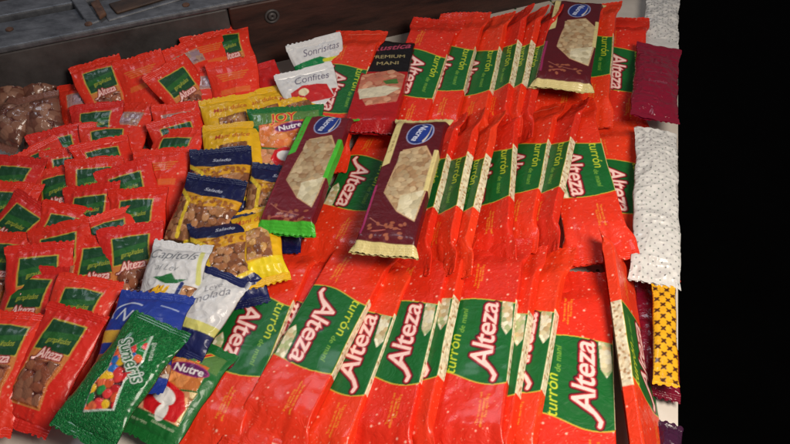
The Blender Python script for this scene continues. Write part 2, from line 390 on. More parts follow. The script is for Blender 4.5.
# ---- small red bag of sugared nuts
def art_redbag(seed, W, L):
    a = Art(W, L, ((224, 50, 28), (214, 40, 28), (222, 44, 24), (208, 38, 30), (226, 54, 34), (216, 46, 26))[seed-1], 0, seed); k = .90
    t = L/2-1.75
    wob = a.r.uniform(-.12, .12, 8)
    lab = [(-2.35*k, t+wob[0]), (0, t+.08+wob[1]), (2.35*k, t+wob[2]), (2.15*k, t-3.2), (-2.45*k, t-3.4)]
    win = [(-2.0*k, t-4.2), (2.0*k, t-4.2), (1.5*k, t-6.2), (1.9*k, t-8.6), (-1.7*k, t-8.6), (-2.2*k, t-6.4)]
    out = [(-2.5*k, t+.12), (2.5*k, t+.12), (2.3*k, t-4.6), (1.75*k, t-6.4), (2.2*k, t-8.9), (-2.0*k, t-8.9), (-2.5*k, t-6.4), (-2.65*k, t-3.6)]
    a.poly(out, (200, 120, 60), 0)
    a.lumps(win, .62, [(150, 84, 60), (128, 70, 50), (170, 104, 74), (140, 92, 70)], .28, 3, gap=(88, 36, 28))
    a.poly(lab, (20, 70, 38), 1, edge=GOLD, ew=.10)
    a.poly([(-2.3*k, t-1.5), (-.4*k, t-1.25), (2.1*k, t-.9), (2.1*k, t-1.5), (.2*k, t-2.0), (-2.3*k, t-2.3)], (36, 96, 40), 1)
    a.text('garapiñados', .1*k, t-2.15, .62, .12, (176, 186, 60), shear=.3, bold=.0, sx=.72*k, part=4)
    letter_alteza(a, .05, t-3.55, 1.05, .06, 2, sx=.92*k)
    snow(a, 150)
    ends(a, L, .9)
    return a
RP = {0: ('wrapper', 'film', None), 1: ('label', 'print', None), 2: ('lettering', 'ink', 1), 3: ('window', 'clear', None), 4: ('caption', 'ink', 1), 6: ('end_seal', 'seal', None), 7: ('end_seal', 'seal', None)}

# ---- dark red nougat bar with an oval emblem
def art_oval(seed, base, trim, W, T, L, green=False):
    a = Art(W+2*T+.6, L, base, 0, seed); h = W/2
    nou = [(184, 160, 124), (176, 148, 112), (190, 168, 132), (164, 130, 94), (182, 156, 118)]
    a.poly([(-1.2, 4.6), (1.6, 5.6), (h-.3, 3.0), (h-.2, -2.6), (h-.6, -7.6), (.3, -6.2), (-1.9, -3.2), (-1.6, .8)], (196, 160, 120), 5)
    a.lumps([(-1.5, 4.2), (1.5, 5.4), (h-.4, 2.8), (h-.3, -2.6), (h-.7, -7.4), (.3, -6.0), (-1.8, -3.2), (-1.4, .8)], .5, nou, .06, 5, gap=(150, 116, 82))
    a.lumps([(.2, -3.6), (h-.4, -2.4), (h-.7, -7.4), (.3, -6.0)], .5, [(206, 196, 164), (194, 182, 148), (212, 202, 172)], .04, 5)
    a.poly([(-h, L/2-1.2), (-h+.95, L/2-1.2), (-h+.95, 2.0), (-h, 1.2)], trim, 8)
    a.text('Turrón de maní', -h+.5, 5.8, .42, math.pi/2, (110, 80, 40), bold=0, sx=1.0, part=8)
    for sg in (1,):
        a.poly([(h-.55, 4.8), (h+T, 4.8), (h+T, -2.5), (h-.55, -2.5)], trim, 8)
    a.poly([(-h-T, -2), (-h+.35, -2), (-h+.35, -10), (-h-T, -10)], (150, 40, 90) if not green else (120, 30, 44), 8)
    a.text('suave', -h-.2, -6, .6, math.pi/2, (190, 90, 140), bold=0, part=8)
    ex = .4; ey = 7.9
    a.ell(ex, ey, 1.65, 2.25, (150, 160, 200), 1, -.35); a.ell(ex, ey, 1.5, 2.1, (28, 44, 110), 1, -.35)
    a.ell(ex+.9, ey-.1, .28, 1.6, (210, 200, 190), 1, -.2); a.ell(ex+.55, ey, .5, 1.75, (30, 56, 140), 1, -.3)
    a.text('Nucrea', ex-.1, ey, .86, -math.pi/2-.30, (214, 220, 240), shear=.15, bold=.015, sx=.95, part=2)
    a.line([(-2.6, -7.4), (-1.2, -8.4), (1.4, -8.9)], .07, (190, 120, 100), 0); a.ell(-1.2, -9.3, .9, .12, (170, 90, 80), 0, .2)
    for k in range(16):
        x, y = a.r.uniform(-2.6, 2.4), a.r.uniform(-10.2, -7.6); a.ell(x, y, .3, .2, (150, 84, 60), 0, k)
    a.noise(.06, .4); ends(a, L, 1.25, trim)
    return a
OP = {0: ('wrapper', 'film', None), 1: ('emblem', 'print', None), 2: ('lettering', 'ink', 1), 5: ('nougat_picture', 'print', None), 8: ('side_band', 'print', None), 6: ('end_seal', 'foil', None), 7: ('end_seal', 'foil', None)}

# ---- black and red peanut nougat
def art_black(seed, W, T, L):
    a = Art(W+2*T+.6, L, (168, 20, 24), 0, seed); h = W/2
    a.poly([(-9, L/2), (9, L/2), (9, L/2-9.6), (-9, L/2-10.8)], (16, 12, 14), 1)
    a.text('Rustica', .2, L/2-3.6, 1.4, .22, (176, 70, 96), (60, 14, 30), .1, shear=.4, bold=.01, sx=1.1, part=2)
    a.text('PREMIUM', -.1, L/2-6.2, .85, .1, (176, 160, 110), bold=0, sx=1.1, part=2)
    a.text('MANI', .1, L/2-7.9, .85, .1, (176, 160, 110), bold=0, sx=1.2, part=2)
    a.lumps([(-3.2, .2), (1.2, 1.8), (3.3, .6), (3.0, -5.8), (-1.2, -7), (-3.0, -4)], .62, [(196, 128, 100), (206, 150, 120), (180, 106, 84)], .08, 5, gap=(170, 90, 66))
    a.poly([(-3.0, -3.4), (.6, -2.2), (3.0, -2.6), (1.2, -4.6), (-2.4, -5.6)], (206, 196, 170), 5); a.poly([(.2, -1.0), (2.2, -.4), (2.6, -1.5), (.8, -1.9)], (70, 110, 50), 5)
    a.noise(.08, .5); ends(a, L, 1.1, None); return a
BP = {0: ('wrapper', 'film', None), 1: ('label', 'print', None), 2: ('lettering', 'ink', 1), 5: ('peanut_picture', 'print', None), 6: ('end_seal', 'seal', None), 7: ('end_seal', 'seal', None)}

NUT = [(150, 100, 66), (172, 120, 80), (134, 84, 56), (184, 136, 96), (120, 74, 50)]
PP = {0: ('wrapper', 'film', None), 1: ('label', 'print', None), 2: ('lettering', 'ink', 1), 3: ('window', 'clear', None), 5: ('picture', 'print', None), 6: ('end_seal', 'seal', None), 7: ('end_seal', 'seal', None)}
def art_navy(seed, W, L):
    a = Art(W, L, (14, 20, 66), 0, seed); h = W/2; t = L/2
    a.poly([(-h, t-3.4), (-h*.3, t-3.9), (h, t-3.3), (h, -t+1.2), (-h, -t+1.2)], (60, 40, 24), 3)
    a.lumps([(-h, t-3.6), (h, t-3.4), (h, -t+2.6), (-h, -t+2.6)], .55, NUT, .16, 3, gap=(84, 48, 26))
    a.poly([(-h, t-2.6), (-h*.2, t-3.4), (h, t-3.0), (h, t-4.2), (0, t-4.9), (-h*.5, t-4.6)], (206, 150, 30), 1)
    for k in range(22): a.ell(a.r.uniform(-h*.6, h*.8), t-a.r.uniform(3.6, 4.8), .32, .2, (150, 90, 30), 1, k)
    a.line([(-h, t-2.4), (-h*.55, t-4.2), (-h*.5, -t+3)], .5, (222, 190, 50), 1)
    a.text('Salado', .3, t-2.2, .55, -.03, (200, 206, 226), shear=.2, bold=0, sx=1.2, part=2)
    a.poly([(h*.1, -t+2.6), (h, -t+4.6), (h, -t), (h*.1, -t)], (20, 28, 84), 0); a.line([(-h*.2, -t+2.5), (h, -t+4.2)], .45, (226, 196, 40), 1)
    a.noise(.08, .5); ends(a, L, .9); return a
def art_yellow(seed, W, L):
    a = Art(W, L, (222, 172, 24), 0, seed); h = W/2; t = L/2
    a.lumps([(-h*.45, t-4), (h*.5, t-3.6), (h*.6, -t+3), (-h*.55, -t+3)], .5, NUT+[(196, 150, 90)], .14, 3, gap=(150, 96, 40))
    a.poly([(-h, -t+2.6), (h, -t+3.2), (h, -t+.9), (-h, -t+.9)], (232, 206, 30), 1)
    a.text('Maní dulce', 0, t-2.4, .8, .05, (176, 60, 30), shear=.25, bold=.01, part=2)
    a.noise(.12, .6); ends(a, L, .9); return a
def art_white(seed, W, L, kind=0):
    a = Art(W, L, (206, 206, 208), 0, seed); h = W/2; t = L/2
    if kind == 0:
        a.lumps([(-h, -1.2), (-.6, .0), (-.1, -t+1.4), (-h, -t+1.4)], .62, NUT, .16, 3, gap=(100, 60, 36))
        a.poly([(-1.9, .9), (-.8, 1.2), (.1, 1.7), (.7, 1.0), (2.0, 1.2), (1.0, .5), (-.2, .3), (-.9, .5)], (30, 104, 50), 5)
        for k in range(3): a.ell(-1.3+k*.6, -.8, .26, 1.0, (226, 176, 30), 5, -.45)
        a.line([(1.6, .6), (1.3, -2.6)], .45, (36, 50, 110), 5); a.lumps([(1.9, .4), (h, .4), (h, -3.4), (1.7, -2.2)], .5, NUT+[(220, 160, 40)], .12, 3, gap=(100, 60, 36))
        a.line([(h-.9, t-.9), (h-.3, 1)], .5, (200, 200, 120), 0)
        a.text('Capitols', -.5, t-2.1, 1.25, .06, (70, 80, 92), shear=.35, bold=-.008, part=2); a.text('al Lev', -.6, t-3.7, .8, .06, (90, 96, 104), shear=.35, bold=-.008, part=2)
    elif kind == 1:
        a.poly([(-h, -1.5), (h, -1.0), (h, -2.0), (-h, -2.6)], (200, 196, 110), 1); a.poly([(-h, -2.6), (h, -2.0), (h, -t), (-h, -t)], (28, 34, 84), 1)
        a.text('Cremolada', -.4, 1.2, 1.05, .75, (80, 80, 96), shear=.35, bold=-.006, part=2); a.text('Leve', -.1, 3.0, .8, .75, (110, 110, 120), shear=.35, bold=-.006, part=2)
        a.line([(-h+.4, t), (-h+.5, -t)], .2, (110, 90, 90), 0)
    else:
        if kind == 2: a.poly([(-h, t-3.4), (.2, t-3.0), (1.2, t-3.6), (0, t-4.4), (-h, t-4.6)], (10, 120, 66), 1); a.line([(.6, t-3.8), (h, t-4.1)], .6, (196, 196, 50), 1)
        a.text('Sonrisitas' if kind == 2 else 'Confites', .8, t-1.9, 1.15, .02, (84, 76, 104), shear=.35, bold=0, part=2)
        if kind == 3: a.poly([(-h*.7, t-3.6), (-1, t-2.9), (1.2, t-3.1), (h*.6, t-3.4), (h*.7, 0), (-h*.8, 0)], (186, 34, 38), 5); a.ell(-1.2, t-3.9, .8, .55, (222, 210, 176), 5)
        a.poly([(-h*.8, -1.4), (-1, -.4), (1.2, -.8), (h*.7, -1.2), (h*.7, -t+1), (-h*.8, -t+1)], (190, 30, 34), 5); a.ell(-1.0, -1.6, .7, .5, (226, 214, 180), 5); a.ell(1.2, -1.8, .9, .6, (206, 60, 50), 5)
        a.poly([(h*.7, t-4.2), (h, t-4.2), (h, -t), (h*.7, -t)], (176, 26, 30), 1)
    a.noise(.10, .5); ends(a, L, .8); return a
def art_joy(seed, W, L):
    a = Art(W, L, (26, 104, 46), 0, seed); h = W/2; t = L/2
    a.poly([(-h+.7, t-.9), (h-.7, t-.9), (h-.4, t-3.0), (-h+.4, t-3.0)], (90, 130, 70), 3)
    a.lumps([(-h+1.3, t-3.0), (h-1.5, t-2.6), (h-1.2, .4), (0, -.4), (-h+1.4, .6)], .8, [(220, 130, 70), (232, 150, 90), (206, 110, 50), (226, 120, 70)], .10, 3, gap=(200, 120, 60))
    a.lumps([(-h+1.0, .4), (0, -.6), (h-1.0, .3), (h-.9, -t+2.4), (-h+1.0, -t+2.4)], .8, [(216, 156, 120), (226, 176, 130), (206, 140, 100), (230, 206, 150)], .12, 3, gap=(160, 110, 70))
    a.poly([(-2.6, -1.4), (-1.9, -.2), (-.6, .1), (1.6, -.3), (2.7, -1.6), (2.4, -3.2), (.6, -3.4), (-1.4, -3.2)], (206, 26, 34), 5)
    a.ell(-.2, -1.3, 1.5, .8, (226, 224, 222), 5, -.2); a.ell(.6, -2.8, .6, .9, (224, 222, 220), 5)
    a.text('JOY', -.4, t-2.2, 1.5, .08, (210, 40, 50), (240, 200, 70), .08, shear=.1, bold=.02, part=2)
    for k in range(3): a.text(('sabores surtidos', 'contenido neto', 'dulces')[k], (-1.6, 1.4, 0)[k], -t+1.5+.4*k, .3, 0, (200, 210, 180), bold=0, part=2)
    a.ell(.5, t-3.7, 2.2, .72, (150, 50, 110), 1, .16); a.ell(.5, t-3.7, 2.0, .6, (96, 24, 90), 1, .16)
    a.text('Nutre', .5, t-3.7, .85, .16, (240, 236, 240), bold=.02, sx=1.15, part=2)
    a.noise(.10, .5); ends(a, L, 1.0); return a
def art_blue(seed, W, L):
    a = Art(W, L, (34, 58, 150), 0, seed); h = W/2; t = L/2
    arc = [(-h+.9+1.9*math.cos(q)*1.0+1.2, t-3.0+1.25*math.sin(q)) for q in np.linspace(3.6, .9, 14)]
    a.line(arc, .16, (196, 206, 226), 1); a.line([(1.2, t-1.8), (h-.8, t-2.2)], .12, (170, 186, 220), 1)
    a.text('NK', -1.6, t-3.4, 1.5, -.25, (214, 220, 232), shear=.1, bold=.0, part=2)
    a.poly([(-h, t-5.0), (h, t-5.4), (h, t-6.8), (-h, t-6.4)], (220, 170, 60), 1)
    a.lumps([(-h, t-7.6), (h, t-8), (h, -t+1.6), (-h, -t+1.6)], .55, NUT+[(200, 190, 180)], .12, 3, gap=(60, 60, 110))
    a.noise(.10, .5); ends(a, L, .9); return a
def art_gum(seed, W, L):
    a = Art(W, L, (14, 108, 50), 0, seed); h = W/2; t = L/2
    a.dots(900, .03, .09, (60, 170, 96), 0, .8)
    out = [(.3, t-1.9), (1.5, t-4.6), (1.1, t-7.0), (1.9, t-9.6), (.7, -t+2.9), (-.9, -t+2.2), (-1.6, -t+4.6), (-1.2, 0), (-2.2, 2.4), (-1.0, t-4.6)]
    a.lumps(out, .52, [(206, 40, 44), (220, 90, 50), (226, 180, 40), (40, 110, 190), (40, 140, 70), (230, 110, 70), (216, 60, 60)], .20, 3, gap=(60, 30, 30))
    a.line(out+[out[0]], .13, (206, 222, 214), 3)
    a.text('Sumeris', .2, t-4.9, 1.25, -.62, (16, 92, 44), (220, 228, 222), .10, (14, 70, 40), .18, shear=.3, bold=.02, sx=1.0, part=2)
    a.text('gomitas', 1.6, t-3.4, .5, -1.1, (214, 226, 216), bold=0, part=2)
    ends(a, L, .9); return a
def art_nuts(seed, W, L):
    a = Art(W, L, (130, 84, 70), 0, seed)
    a.lumps([(-W/2, -L/2+1), (W/2, -L/2+1), (W/2, L/2-1), (-W/2, L/2-1)], .72, [(140, 98, 80), (120, 76, 62), (156, 116, 98), (104, 64, 52)], .24, 3, gap=(96, 50, 42))
    ends(a, L, .8); return a
def art_back(seed, W, L, gold):
    a = Art(W, L, RED, 0, seed)
    if not gold: a.poly([(-2.4, L/2-1.9), (2.4, L/2-1.7), (2.2, L/2-4.0), (-2.3, L/2-4.2)], (176, 132, 128), 3, edge=(196, 120, 70)); a.lumps([(-1.4, L/2-2.2), (2.1, L/2-2.0), (1.9, L/2-3.8), (-1.4, L/2-3.8)], .5, [(170, 140, 150), (150, 110, 110), (186, 150, 130)], .1, 3)
    else:
        for k in range(4): a.line([(-2.4+.2*k, L/2-2.4-k*.34), (2.2-.3*k, L/2-2.2-k*.34)], .13, (216, 120, 40))
        a.poly([(-2.2, 1.6), (2.3, 1.8), (2.2, .9), (-2.3, .8)], (222, 96, 40), 1)
    snow(a, 90); ends(a, L, .9); return a
def art_plain(seed, W, L, base, marks=None, n=0):
    a = Art(W, L, base, 0, seed)
    if marks == 'dots':
        for j, y in enumerate(np.arange(-L/2, L/2, .62)):
            for x in np.arange(-W/2+(j % 2)*.5, W/2, 1.0):
                a.ell(x+a.r.uniform(-.08, .08), y+a.r.uniform(-.08, .08), .085, .11, ((70, 74, 78), (60, 90, 76), (110, 100, 110))[a.r.randint(3)], 1)
    if marks == 'stars':
        for j, y in enumerate(np.arange(-L/2+.5, L/2-.4, .78)):
            for x in np.arange(-W/2-.2+(j % 2)*.6, W/2+.3, 1.2):
                a.ell(x, y, .40, .13, (70, 30, 16), 1, .785); a.ell(x, y, .40, .13, (70, 30, 16), 1, -.785); a.ell(x, y, .18, .18, (70, 30, 16), 1)
    if marks == 'faint':
        a.text('Surtido', 0, -1.2, .7, .1, (150, 84, 104), shear=.2, bold=-.005, part=1); a.line([(-2, 1), (2, 1.3)], .05, (140, 70, 90), 1)
    a.noise(.08, .6); ends(a, L, .8); return a

# ------------------------------------------------------------------ table, rear board, floor
def mesh_obj(name, verts, faces, mat, bevel=0, parent=None):
    me = bpy.data.meshes.new(name); me.from_pydata([tuple(v) for v in verts], [], faces); me.validate(); me.update()
    o = bpy.data.objects.new(name, me); COL.objects.link(o); me.materials.append(mat)
    if parent: o.parent = parent
    if bevel:
        b = o.modifiers.new('b', 'BEVEL'); b.width = bevel; b.segments = 2; b.limit_method = 'ANGLE'
    return o
def prism(name, pts, z0, z1, mat, bevel=0, parent=None):
    pts = [(p[0], p[1]) for p in pts]
    if sum((pts[i][0]*pts[(i+1) % len(pts)][1]-pts[(i+1) % len(pts)][0]*pts[i][1]) for i in range(len(pts))) < 0: pts.reverse()
    n = len(pts); V = [(x, y, z0) for x, y in pts]+[(x, y, z1) for x, y in pts]
    F = [list(range(n))[::-1], list(range(n, 2*n))]+[[i, (i+1) % n, n+(i+1) % n, n+i] for i in range(n)]
    return mesh_obj(name, V, F, mat, bevel, parent)

cloth = bpy.data.materials.new('dotted_paper'); cloth.use_nodes = True
nt = cloth.node_tree; N = nt.nodes; K = nt.links; b = N['Principled BSDF']
tc = N.new('ShaderNodeTexCoord'); vo = N.new('ShaderNodeTexVoronoi'); vo.inputs['Scale'].default_value = 42; vo.inputs['Randomness'].default_value = .75
K.new(tc.outputs['Object'], vo.inputs['Vector'])
lt = N.new('ShaderNodeMath'); lt.operation = 'LESS_THAN'; lt.inputs[1].default_value = .11; K.new(vo.outputs['Distance'], lt.inputs[0])
sp = N.new('ShaderNodeSeparateColor'); K.new(vo.outputs['Color'], sp.inputs[0])
cr = N.new('ShaderNodeValToRGB'); cr.color_ramp.interpolation = 'CONSTANT'
for i, (p, c) in enumerate(((0, (96, 40, 48)), (.3, (40, 92, 56)), (.55, (110, 60, 60)), (.75, (50, 50, 100)), (.9, (200, 180, 60)))):
    e = cr.color_ramp.elements[0] if i == 0 else cr.color_ramp.elements.new(p); e.position = p; e.color = L4(c)
K.new(sp.outputs[0], cr.inputs[0])
mx = N.new('ShaderNodeMix'); mx.data_type = 'RGBA'; K.new(lt.outputs[0], mx.inputs[0]); mx.inputs[6].default_value = L4((204, 196, 186)); K.new(cr.outputs[0], mx.inputs[7])
K.new(mx.outputs[2], b.inputs['Base Color']); b.inputs['Roughness'].default_value = .5
nz = N.new('ShaderNodeTexNoise'); nz.inputs['Scale'].default_value = 14; bp = N.new('ShaderNodeBump'); bp.inputs['Strength'].default_value = .5; bp.inputs['Distance'].default_value = .01
K.new(tc.outputs['Object'], nz.inputs['Vector']); K.new(nz.outputs['Fac'], bp.inputs['Height']); K.new(bp.outputs[0], b.inputs['Normal'])

wood = rough_mat('worn_brown_wood', (34, 20, 18), (74, 44, 36), 9, .55, .5, stretch=(1, 1, 6))
steel = rough_mat('worn_blue_grey_paint', (70, 72, 78), (114, 116, 122), 34, .45, .6, .2, stretch=(1, 1.6, 1), c3=(58, 46, 42))
plate = rough_mat('dull_grey_metal', (60, 56, 56), (92, 88, 88), 18, .5, .4, .25)
rust = rough_mat('rusty_brown', (58, 34, 26), (112, 78, 58), 60, .7, .8)
tray = rough_mat('brown_tray_bottom', (40, 26, 20), (84, 58, 40), 16, .6, .6)
dark = rough_mat('blacked_out_floor', (1, 1, 1), (4, 4, 4), 8, 1.0, .1)  # darkness past the table edge is put into this near-black colour
dark.node_tree.nodes['Principled BSDF'].inputs['Specular IOR Level'].default_value = .1

ea, eb = spot(678, -60), spot(678, 470)
R0, R1 = spot(0, 123), spot(640, -21); dr = (R1-R0).normalized(); nr = Vector((-dr.y, dr.x, 0))
LB = R0-dr*.30; RB = R1+dr*.5
# where the board line meets the right edge of the table
def cross(p, d, q, e):
    k = ((q.x-p.x)*e.y-(q.y-p.y)*e.x)/(d.x*e.y-d.y*e.x); return p+d*k
RC = cross(R0, dr, eb, (ea-eb))
tbl = prism('table_surface', [LB, RC, eb, (eb.x-.1, .12), (-.75, .12), (-.9, .5)], -.02, 0, cloth); tag(tbl, kind='structure')
fl = mesh_obj('floor', [(-4, -2, -.8), (4, -2, -.8), (4, 6, -.8), (-4, 6, -.8)], [[0, 1, 2, 3]], dark); tag(fl, kind='structure')

fr = empty('table_frame'); tag(fr, 'worn blue grey and brown rear board and frame of the stall table', 'table frame')
def along(s, n, z): p = R0+dr*s+nr*n; return Vector((p.x, p.y, z))
def slab(name, s0, s1, n0, n1, z0, z1, mat, bev=.003):
    return prism(name, [along(s0, n0, 0), along(s1, n0, 0), along(s1, n1, 0), along(s0, n1, 0)], z0, z1, mat, bev, fr)
seam = (spot(236, 60)-R0).dot(dr)
end = (RC-R0).length
slab('metal_board', -.3, seam, .0, .012, -.02, .110, plate)
slab('wooden_board', seam+.001, end, -.004, .014, -.02, .112, wood)
slab('rim', -.3, end, -.006, .030, .1125, .122, steel)
slab('ledge', -.3, end, .032, .085, .095, .112, steel)
slab('outer_rail', -.3, end, .088, .135, .100, .120, steel)
slab('tray_bottom', -.3, end, .137, .60, .05, .06, tray)
# cross bar over the tray with a rusty stub
def px_prism(name, px, z0, z1, mat, bev=.002):
    return prism(name, [spot(x, y, z1) for x, y in px], z0, z1, mat, bev, fr)
px_prism('cross_bar', [(62, -14), (76, -14), (100, 20), (88, 24)], .104, .124, steel)
px_prism('rusty_stub', [(90, 2), (98, -2), (106, 12), (99, 17)], .1242, .130, rust)
px_prism('raised_plate', [(108, 20), (250, -22), (240, -34), (96, 2)], .1202, .1245, steel)
px_prism('dark_recess_slab', [(116, 12), (236, -24), (228, -30), (108, 3)], .1247, .129, tray)  # brown slab added on top where the frame has a dark recess
# bolt ring in the wooden board
rp = spot(270, 13, .085)
def ring(name, c, r, t, mat, nrm):
    q = nrm.to_track_quat('Z', 'Y').to_matrix(); V = []; F = []; n, m = 28, 8
    for i in range(n):
        for j in range(m):
            a_, b_ = 2*math.pi*i/n, 2*math.pi*j/m; V.append(c+q @ Vector(((r+t*math.cos(b_))*math.cos(a_), (r+t*math.cos(b_))*math.sin(a_), t*math.sin(b_))))
            F.append([i*m+j, ((i+1) % n)*m+j, ((i+1) % n)*m+(j+1) % m, i*m+(j+1) % m])
    o = mesh_obj(name, V, F, mat, 0, fr); [setattr(p, 'use_smooth', True) for p in o.data.polygons]; return o
def screw(s_, n_, z_):
    c = along(s_, n_, z_); V = []; m = 14
    for k, (r_, h_) in enumerate(((.0055, 0), (.0055, .0012), (.004, .0024))):
        V += [c+Vector((r_*math.cos(2*math.pi*i/m), r_*math.sin(2*math.pi*i/m), h_)) for i in range(m)]
    F = [[k*m+i, k*m+(i+1) % m, (k+1)*m+(i+1) % m, (k+1)*m+i] for k in range(2) for i in range(m)]+[list(range(2*m, 3*m))]
    mesh_obj('screw', V, F, rust, 0, fr)
for s_ in (.03, .17, .31, .52): screw(s_, .011, .1221)
for s_ in (.06, .22, .40): screw(s_, .058, .1121)
sb = (spot(272, 22, .07)-R0).dot(dr)
ring('bolt_ring', along(sb, -.005, .085), .010, .0022, plate, nr); ring('bolt_ring', along(sb, -.005, .085), .004, .003, plate, nr)

# ------------------------------------------------------------------ masters
pool = {}
base_name = {}
def stock(key, builders): pool[key] = [b_() for b_ in builders]; base_name[key] = pool[key][0].name.split('.')[0]
used = set()
def take(key, i=0):
    m = pool[key][i % len(pool[key])]
    if id(m) in used: return copy_tree(m)
    used.add(id(m)); return m

# ------------------------------------------------------------------ nougat bars
stock('edgebar', [lambda: block_pack('nougat_bar', art_turron(3), TP, half=12.2, seed=41)])
stock('bar', [lambda s=s: block_pack('nougat_bar', art_turron(s), TP, seed=s+20) for s in (1, 2, 3, 4, 5)])
def bar(top, bot, roll, flip, label, group, i=0, z=None, pitch=0, lift=0, left=False, mid=False, nxt=None, key='bar'):
    """top, bot: photo positions of the two ends of the label's edge that stands highest (right edge; left edge if left)"""
    W, T = 7.2, 1.5; s = math.sin(math.radians(abs(roll))); c = math.cos(math.radians(roll))
    ze = (W*s + T*c + lift) if z is None else z
    if nxt is not None:                                   # rest on the bar to the right where that one stands higher
        q = (spot(top[0], top[1], ze/100)+spot(bot[0], bot[1], ze/100))/2; gap = abs(nxt[0].x-q.x)*100
        ze = max(ze, nxt[1]-gap*math.tan(math.radians(nxt[2]))+.75)
    a, b_ = spot(top[0], top[1], ze/100), spot(bot[0], bot[1], ze/100); d = a-b_
    yaw = math.degrees(math.atan2(-d.x, d.y)); ctr = (a+b_)/2; LAST[:] = [ctr, ze, abs(roll)]
    BI[0] += 1; o = take(key, BI[0]); o.name = 'nougat_bar'
    sx = (-1 if left else 1); rl = roll*(-1 if left else 1)
    if flip: yaw += 180; rl = -rl; sx = -sx
    if mid: sx = 0
    R = Matrix.Rotation(math.radians(yaw), 3, 'Z') @ Matrix.Rotation(math.radians(-pitch if flip else pitch), 3, 'X') @ Matrix.Rotation(math.radians(-rl), 3, 'Y')
    o.rotation_euler = R.to_euler(); o.location = ctr - R @ Vector((sx*W/200, 0, T/200))
    tag(o, label, 'nougat bar', group); return o
LAST = []; BI = [0]
def row(items, group, pitch=0, lift0=0):
    nx = None
    for a, b_, r_, f, lb, i, lf in reversed(items):
        bar(a, b_, r_, f, lb, group, i, lift=lf+lift0, pitch=pitch, nxt=None if lf == -.2 else nx); nx = list(LAST)
G1 = 'nougat bars in the near row'; G2 = 'nougat bars in the middle row'; G3 = 'nougat bars in the far row'
# near row: pink lettering that reads upwards unless flipped
near = [
 ((292, 305), (264, 372), 6, True, 'leftmost red bar of the near row, pink name reading downwards', 0, 0),
 ((316, 303), (292, 378), 8, False, 'red bar showing a thin green slice between two near row bars with names reading downwards', 1, -.2),
 ((371, 297), (330, 378), 8, True, 'red near row bar lying on its neighbours, name reading downwards, third from left', 2, 1.3),
 ((397, 308), (363, 400), 18, False, 'near row red bar, name reading upwards with caption, furthest left of those', 0, 0),
 ((440, 298), (419, 385), 20, False, 'red bar mid near row, its name visible but its caption hidden by a neighbour', 1, 0),
 ((455, 290), (436, 380), 32, False, 'almost hidden near row red bar, just its speckled side beside another speckled side', 2, 0),
 ((518, 290), (506, 392), 18, False, 'near row red bar with wide green label, right of two adjoining speckled side strips', 0, 0),
 ((529, 308), (515, 395), 30, False, 'near row red bar showing a very narrow green strip left of the tall yellow caption', 1, 0),
 ((556, 306), (541, 392), 27, False, 'near row red bar showing only its yellow caption on a green slice', 2, 0),
 ((613, 335), (616, 436), 8, False, 'red bar with the largest fully visible name, at the lower right', 0, 1.6),
]
row(near, G1)
o = bar((620, 288), (637, 398), 56, False, 'red bar on its edge at the right end of the near row, cream side up', G1, 1, lift=-.4, left=True, key='edgebar')
mid = [
 ((397, 158), (371, 214), 10, True, 'leftmost red bar of the middle row, left of the dark bar with gold ends', 0, .6),
 ((449, 147), (432, 214), 32, True, 'middle row red bar directly right of the dark bar with gold ends', 1, 0),
 ((469, 145), (455, 212), 44, True, 'second red bar right of the dark gold ended bar in the middle row', 2, 0),
 ((487, 148), (472, 212), 44, True, 'third red bar right of the dark gold ended bar in the middle row', 0, 0),
 ((514, 136), (509, 204), 36, True, 'fourth red bar right of the dark gold ended bar in the middle row', 1, 0),
 ((551, 127), (536, 202), 30, True, 'red bar of the middle row, fourth from its right end', 2, 0),
 ((573, 126), (557, 198), 42, True, 'narrow green slice of a red bar directly left of the middle row bar swinging right', 0, 0),
 ((600, 135), (617, 194), 18, True, 'wide showing red bar of the middle row whose lower end swings to the right', 1, 1.4),
 ((644, 158), (660, 215), 6, True, 'red bar at the right end of the middle row, beside the white dotted bag', 2, -.2),
]
row(mid, G2)
far = [
 ((372, 62), (352, 118), 8, True, 'red bar of the far row left of the black and red bar', 0, 0),
 ((450, 50), (430, 104), 3, True, 'half hidden far row red bar directly right of the black and red bar', 1, 0),
 ((477, 44), (462, 93), 12, True, 'red bar of the far row second to the right of the black and red bar', 2, 1.6),
 ((501, 41), (488, 96), 28, True, 'red bar of the far row, third to the right of the black and red bar', 0, .3),
 ((519, 34), (508, 89), 42, True, 'red bar of the far row, fourth to the right of the black and red bar', 1, 0),
 ((533, 33), (520, 91), 44, True, 'red bar of the far row, fifth to the right of the black and red bar', 2, 0),
 ((547, 34), (532, 92), 44, True, 'far row red bar touching the left side of the dark bar with nougat picture', 0, 0),
 ((594, 34), (584, 92), 6, True, 'red bar lying underneath the dark bar with nougat picture, its red end showing', 0, -1.2),
 ((613, 28), (611, 80), 20, True, 'far row red bar directly right of the dark bar with nougat picture', 1, 0),
 ((645, 50), (648, 92), 6, True, 'red bar at the right end of the far row, beside the shiny dark red bag', 2, -.3),
]
row(far, G3, 7, .9)

